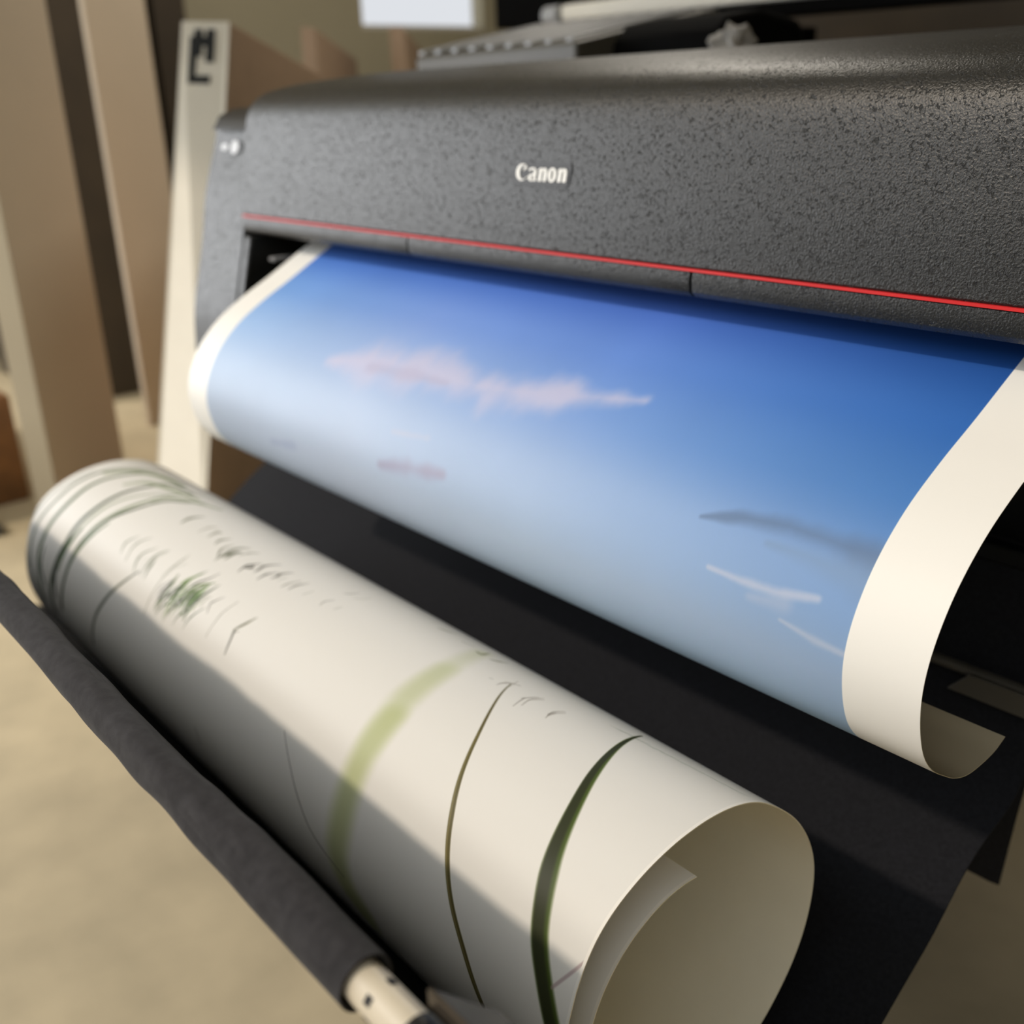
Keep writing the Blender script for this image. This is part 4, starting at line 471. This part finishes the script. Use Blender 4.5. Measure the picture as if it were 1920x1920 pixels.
def paint(pts, ws, col, al, soft):
    # pts in (X, angle): mapped to millimetres on the unrolled sheet
    P = [((x-RX1)*1000, ((t+40) % 360)/360*CIRC*1000) for x, t in pts]
    Q = []
    for p in P:   # unwrap
        if Q and abs(p[1]-Q[-1][1]) > CIRC*500: continue
        Q.append(p)
    if len(Q) < 2: return
    C = smooth_pts(Q, 6) if len(Q) > 2 else [np.array(q) for q in Q]
    n = len(C); kx = TW/(XLEN*1000); ky = TH/(CIRC*1000)
    wv = [np.interp(i/(n-1), [0, .5, 1], ws) for i in range(n)]
    m_ = max(ws)*1.2+1
    xs = [c[0] for c in C]; ys = [c[1] for c in C]
    x0 = int(max(0, (min(xs)-m_)*kx)); x1 = int(min(TW, (max(xs)+m_)*kx+2)); y0 = int(max(0, (min(ys)-m_)*ky)); y1 = int(min(TH, (max(ys)+m_)*ky+2))
    if x1 <= x0 or y1 <= y0: return
    gx_, gy_ = np.meshgrid((np.arange(x0, x1)+.5)/kx, (np.arange(y0, y1)+.5)/ky); best = np.full(gx_.shape, -99.)
    for k in range(n-1):
        a, b = C[k], C[k+1]; d = b-a; L = max(d@d, 1e-6); t = np.clip(((gx_-a[0])*d[0]+(gy_-a[1])*d[1])/L, 0, 1)
        dist = np.hypot(gx_-a[0]-t*d[0], gy_-a[1]-t*d[1]); hw = (wv[k]*(1-t)+wv[k+1]*t)/2
        sf = np.maximum(.25, hw*soft*2)
        best = np.maximum(best, (hw-dist)/sf+.5)
    msk = np.clip(best, 0, 1); msk = (msk*msk*(3-2*msk)*al)[..., None]
    timg[y0:y1, x0:x1] = timg[y0:y1, x0:x1]*(1-msk)+np.array(col, np.float32)*msk
for st_ in STROKES: paint(*st_)
timg[:, -6:] = (246, 244, 238)
reed = to_image('reed_picture', timg/255.)
M['reedprint'] = image_mat('printed_reed_paper', reed, .5, .3)
IN_T = [94, 110, 125, 138, 153, 165, 190, 220, 250, 280, 310, 335]
IN_R = [.0925, .0977, .102, .106, .110, .1127, .118, .125, .1315, .1355, .1375, .138]
def blendr(T):   # unrolled parameter angle -> (y, z); the first turn lies loose inside the outer one
    r = RR(T)
    if T < 335:
        k = max(0, min(1, (T-280)/55)); r = np.interp(T, IN_T, IN_R)*(1-k)+(r-.0012)*k
    elif T < 475: r -= .0012
    else: r += 0
    if 455 < T < 475: r = RR(T)-.0012*(475-T)/20
    a = math.radians(T); return (CY+r*math.cos(a), CZ+r*math.sin(a))
Ts = np.arange(94, 672, 2.0); prof = [blendr(T) for T in Ts]; vv = [max(0, (T-320)/360) for T in Ts]
# flap of the inner turn straightens a little before its end
vv = [v if v > 0 else 0.003 for v in vv]
roll = sheet('rolled_print', prof, RX1, RX0, M['reedprint'], M['inner2'], nx=50, vpar=vv, uvx=lambda x: (x-RX1)/XLEN, thick=.0008)
tag(roll, 'big white rolled up print of green reeds lying in the black cloth basket', 'print')

# ------------------------------------------------------------------ fabric basket with its rod
bk = empty('print_basket', (-1.0, .55, -.80), 'black fabric catch basket slung from a wrapped rod under the printer', 'basket')
RYc, RZc, RRr = .1837, -.3775, .0145
cp = [(.965, -.42), (.93, -.48), (.90, -.535), (.86, -.585), (.795, -.628), (.712, -.689), (.654, -.735), (.57, -.760), (.485, -.766), (.42, -.755), (.370, -.722), (.335, -.668), (.305, -.598), (.262, -.510), (.226, -.435), (.203, -.392)]
def cdisp(x, y, z, v, t):
    n = noise.noise(Vector((x*2.2, v*3, 1.3)))*.010+noise.noise(Vector((x*9, v*9, 4)))*.0022
    k = math.sin(math.pi*min(1, max(0, v)))
    if .42 < v < .85: n = -abs(n)*.4; k = 1
    e = noise.noise(Vector((v*14, 2, x)))*.004 if t in (0, 1) else 0
    return x+e, y+n*.3*k, z+n*k
sheet('basket_cloth', [tuple(p) for p in smooth_pts(cp, 5)], -1.72, -.335, M['cloth'], M['cloth'], bk, nx=90, thick=.0012, disp=cdisp)
def sdisp(x, a, r):
    n = noise.noise(Vector((x*7, math.cos(a)*.8, math.sin(a)*.8)))*.0042+noise.noise(Vector((x*26, math.cos(a)*1.5, math.sin(a)*1.5)))*.0014
    k = min(1, (x+.345 < 0)*1.0)
    return r+n*min(1, max(.25, abs(x+.34)*8)), 0, 0
tube('rod_sleeve', RYc, RZc, RRr, -1.9, -.342, M['sleeve'], bk, seg=48, nx=220, r_in=.0132, disp=sdisp)
rt = tube('rod', RYc, RZc, .0105, -2.0, -.300, M['tube'], bk, seg=40); rt['label'] = 'white rod end'
# square holes in the rod
for ang in (62, 140, 205):
    a = math.radians(ang); c0 = Vector((-.3265, RYc+.0105*math.cos(a), RZc+.0105*math.sin(a))); nn = Vector((0, math.cos(a), math.sin(a))); tt = Vector((0, -math.sin(a), math.cos(a)))
    flat_poly('rod_hole', [([(-.0022, -.0022), (.0022, -.0022), (.0022, .0022), (-.0022, .0022)], [(0, 1, 2, 3)])], c0, Vector((1, 0, 0)), tt, nn, -.0008, .00025, M['dark'], bk)['label'] = 'black square hole'
tube('rod_cap', RYc, RZc, .0112, -.302, -.262, M['black'], bk, seg=36)
# bent metal bracket at the rod end
hexa('rod_bracket', [(-.30, .193, -.358), (-.30, .2277, -.3945), (-.215, .2277, -.3945), (-.215, .193, -.358)],
     [(-.30, .193, -.3555), (-.30, .2277, -.392), (-.215, .2277, -.392), (-.215, .193, -.3555)], M['black'], bk, bv=.0008)
hexa('bracket_edge', [(-.301, .1905, -.3640), (-.301, .1930, -.3640), (-.215, .1930, -.3640), (-.215, .1905, -.3640)],
     [(-.301, .1905, -.3550), (-.301, .1930, -.3550), (-.215, .1930, -.3550), (-.215, .1905, -.3550)], M['steel'], bk, bv=.0006)['label'] = 'metal edge in a lit tone'  # flange coloured paler than the plate for light along its edge
# rear hanging flap and side arms
def fdisp(x, y, z, v, t):
    n = noise.noise(Vector((x*4, v*2, 7)))*.012; return x+(-.012*v if t == 1 else 0)+noise.noise(Vector((v*9, 5, 5)))*.004*(t == 1), y+n, z+noise.noise(Vector((x*16, 0, 3)))*.006*v
sheet('rear_flap', [(.99, -.42), (.985, -.50), (.97, -.60), (.955, -.70), (.945, -.785)], -1.70, -.365, M['cloth'], M['cloth'], bk, nx=60, thick=.0015, disp=fdisp)
box('rear_bar', -1.74, .12, .955, .975, -.435, -.415, M['black'], bk, bv=.004)
for x in (.02,): hexa('side_arm', [(x, .19, -.40), (x+.02, .19, -.40), (x+.02, 1.10, -.75), (x, 1.10, -.75)], [(x, .19, -.36), (x+.02, .19, -.36), (x+.02, 1.10, -.71), (x, 1.10, -.71)], M['black'], bk, bv=.004)
box('support_rail', -1.38, .25, .884, .896, -.5225, -.5135, M['grey'], bk, bv=.004)['label'] = 'dull grey rail'
hexa('support_plate', [(-.425, .878, -.5385), (.25, .878, -.5385), (.25, .884, -.5385), (-.425, .884, -.5385)], [(-.405, .878, -.516), (.25, .878, -.516), (.25, .884, -.516), (-.405, .884, -.516)], M['grey'], bk, bv=.001)['label'] = 'dull grey plate'
for x in (-.28, .18): box('rail_post', x, x+.02, .886, .96, -.52, -.435, M['black'], bk, bv=.003)
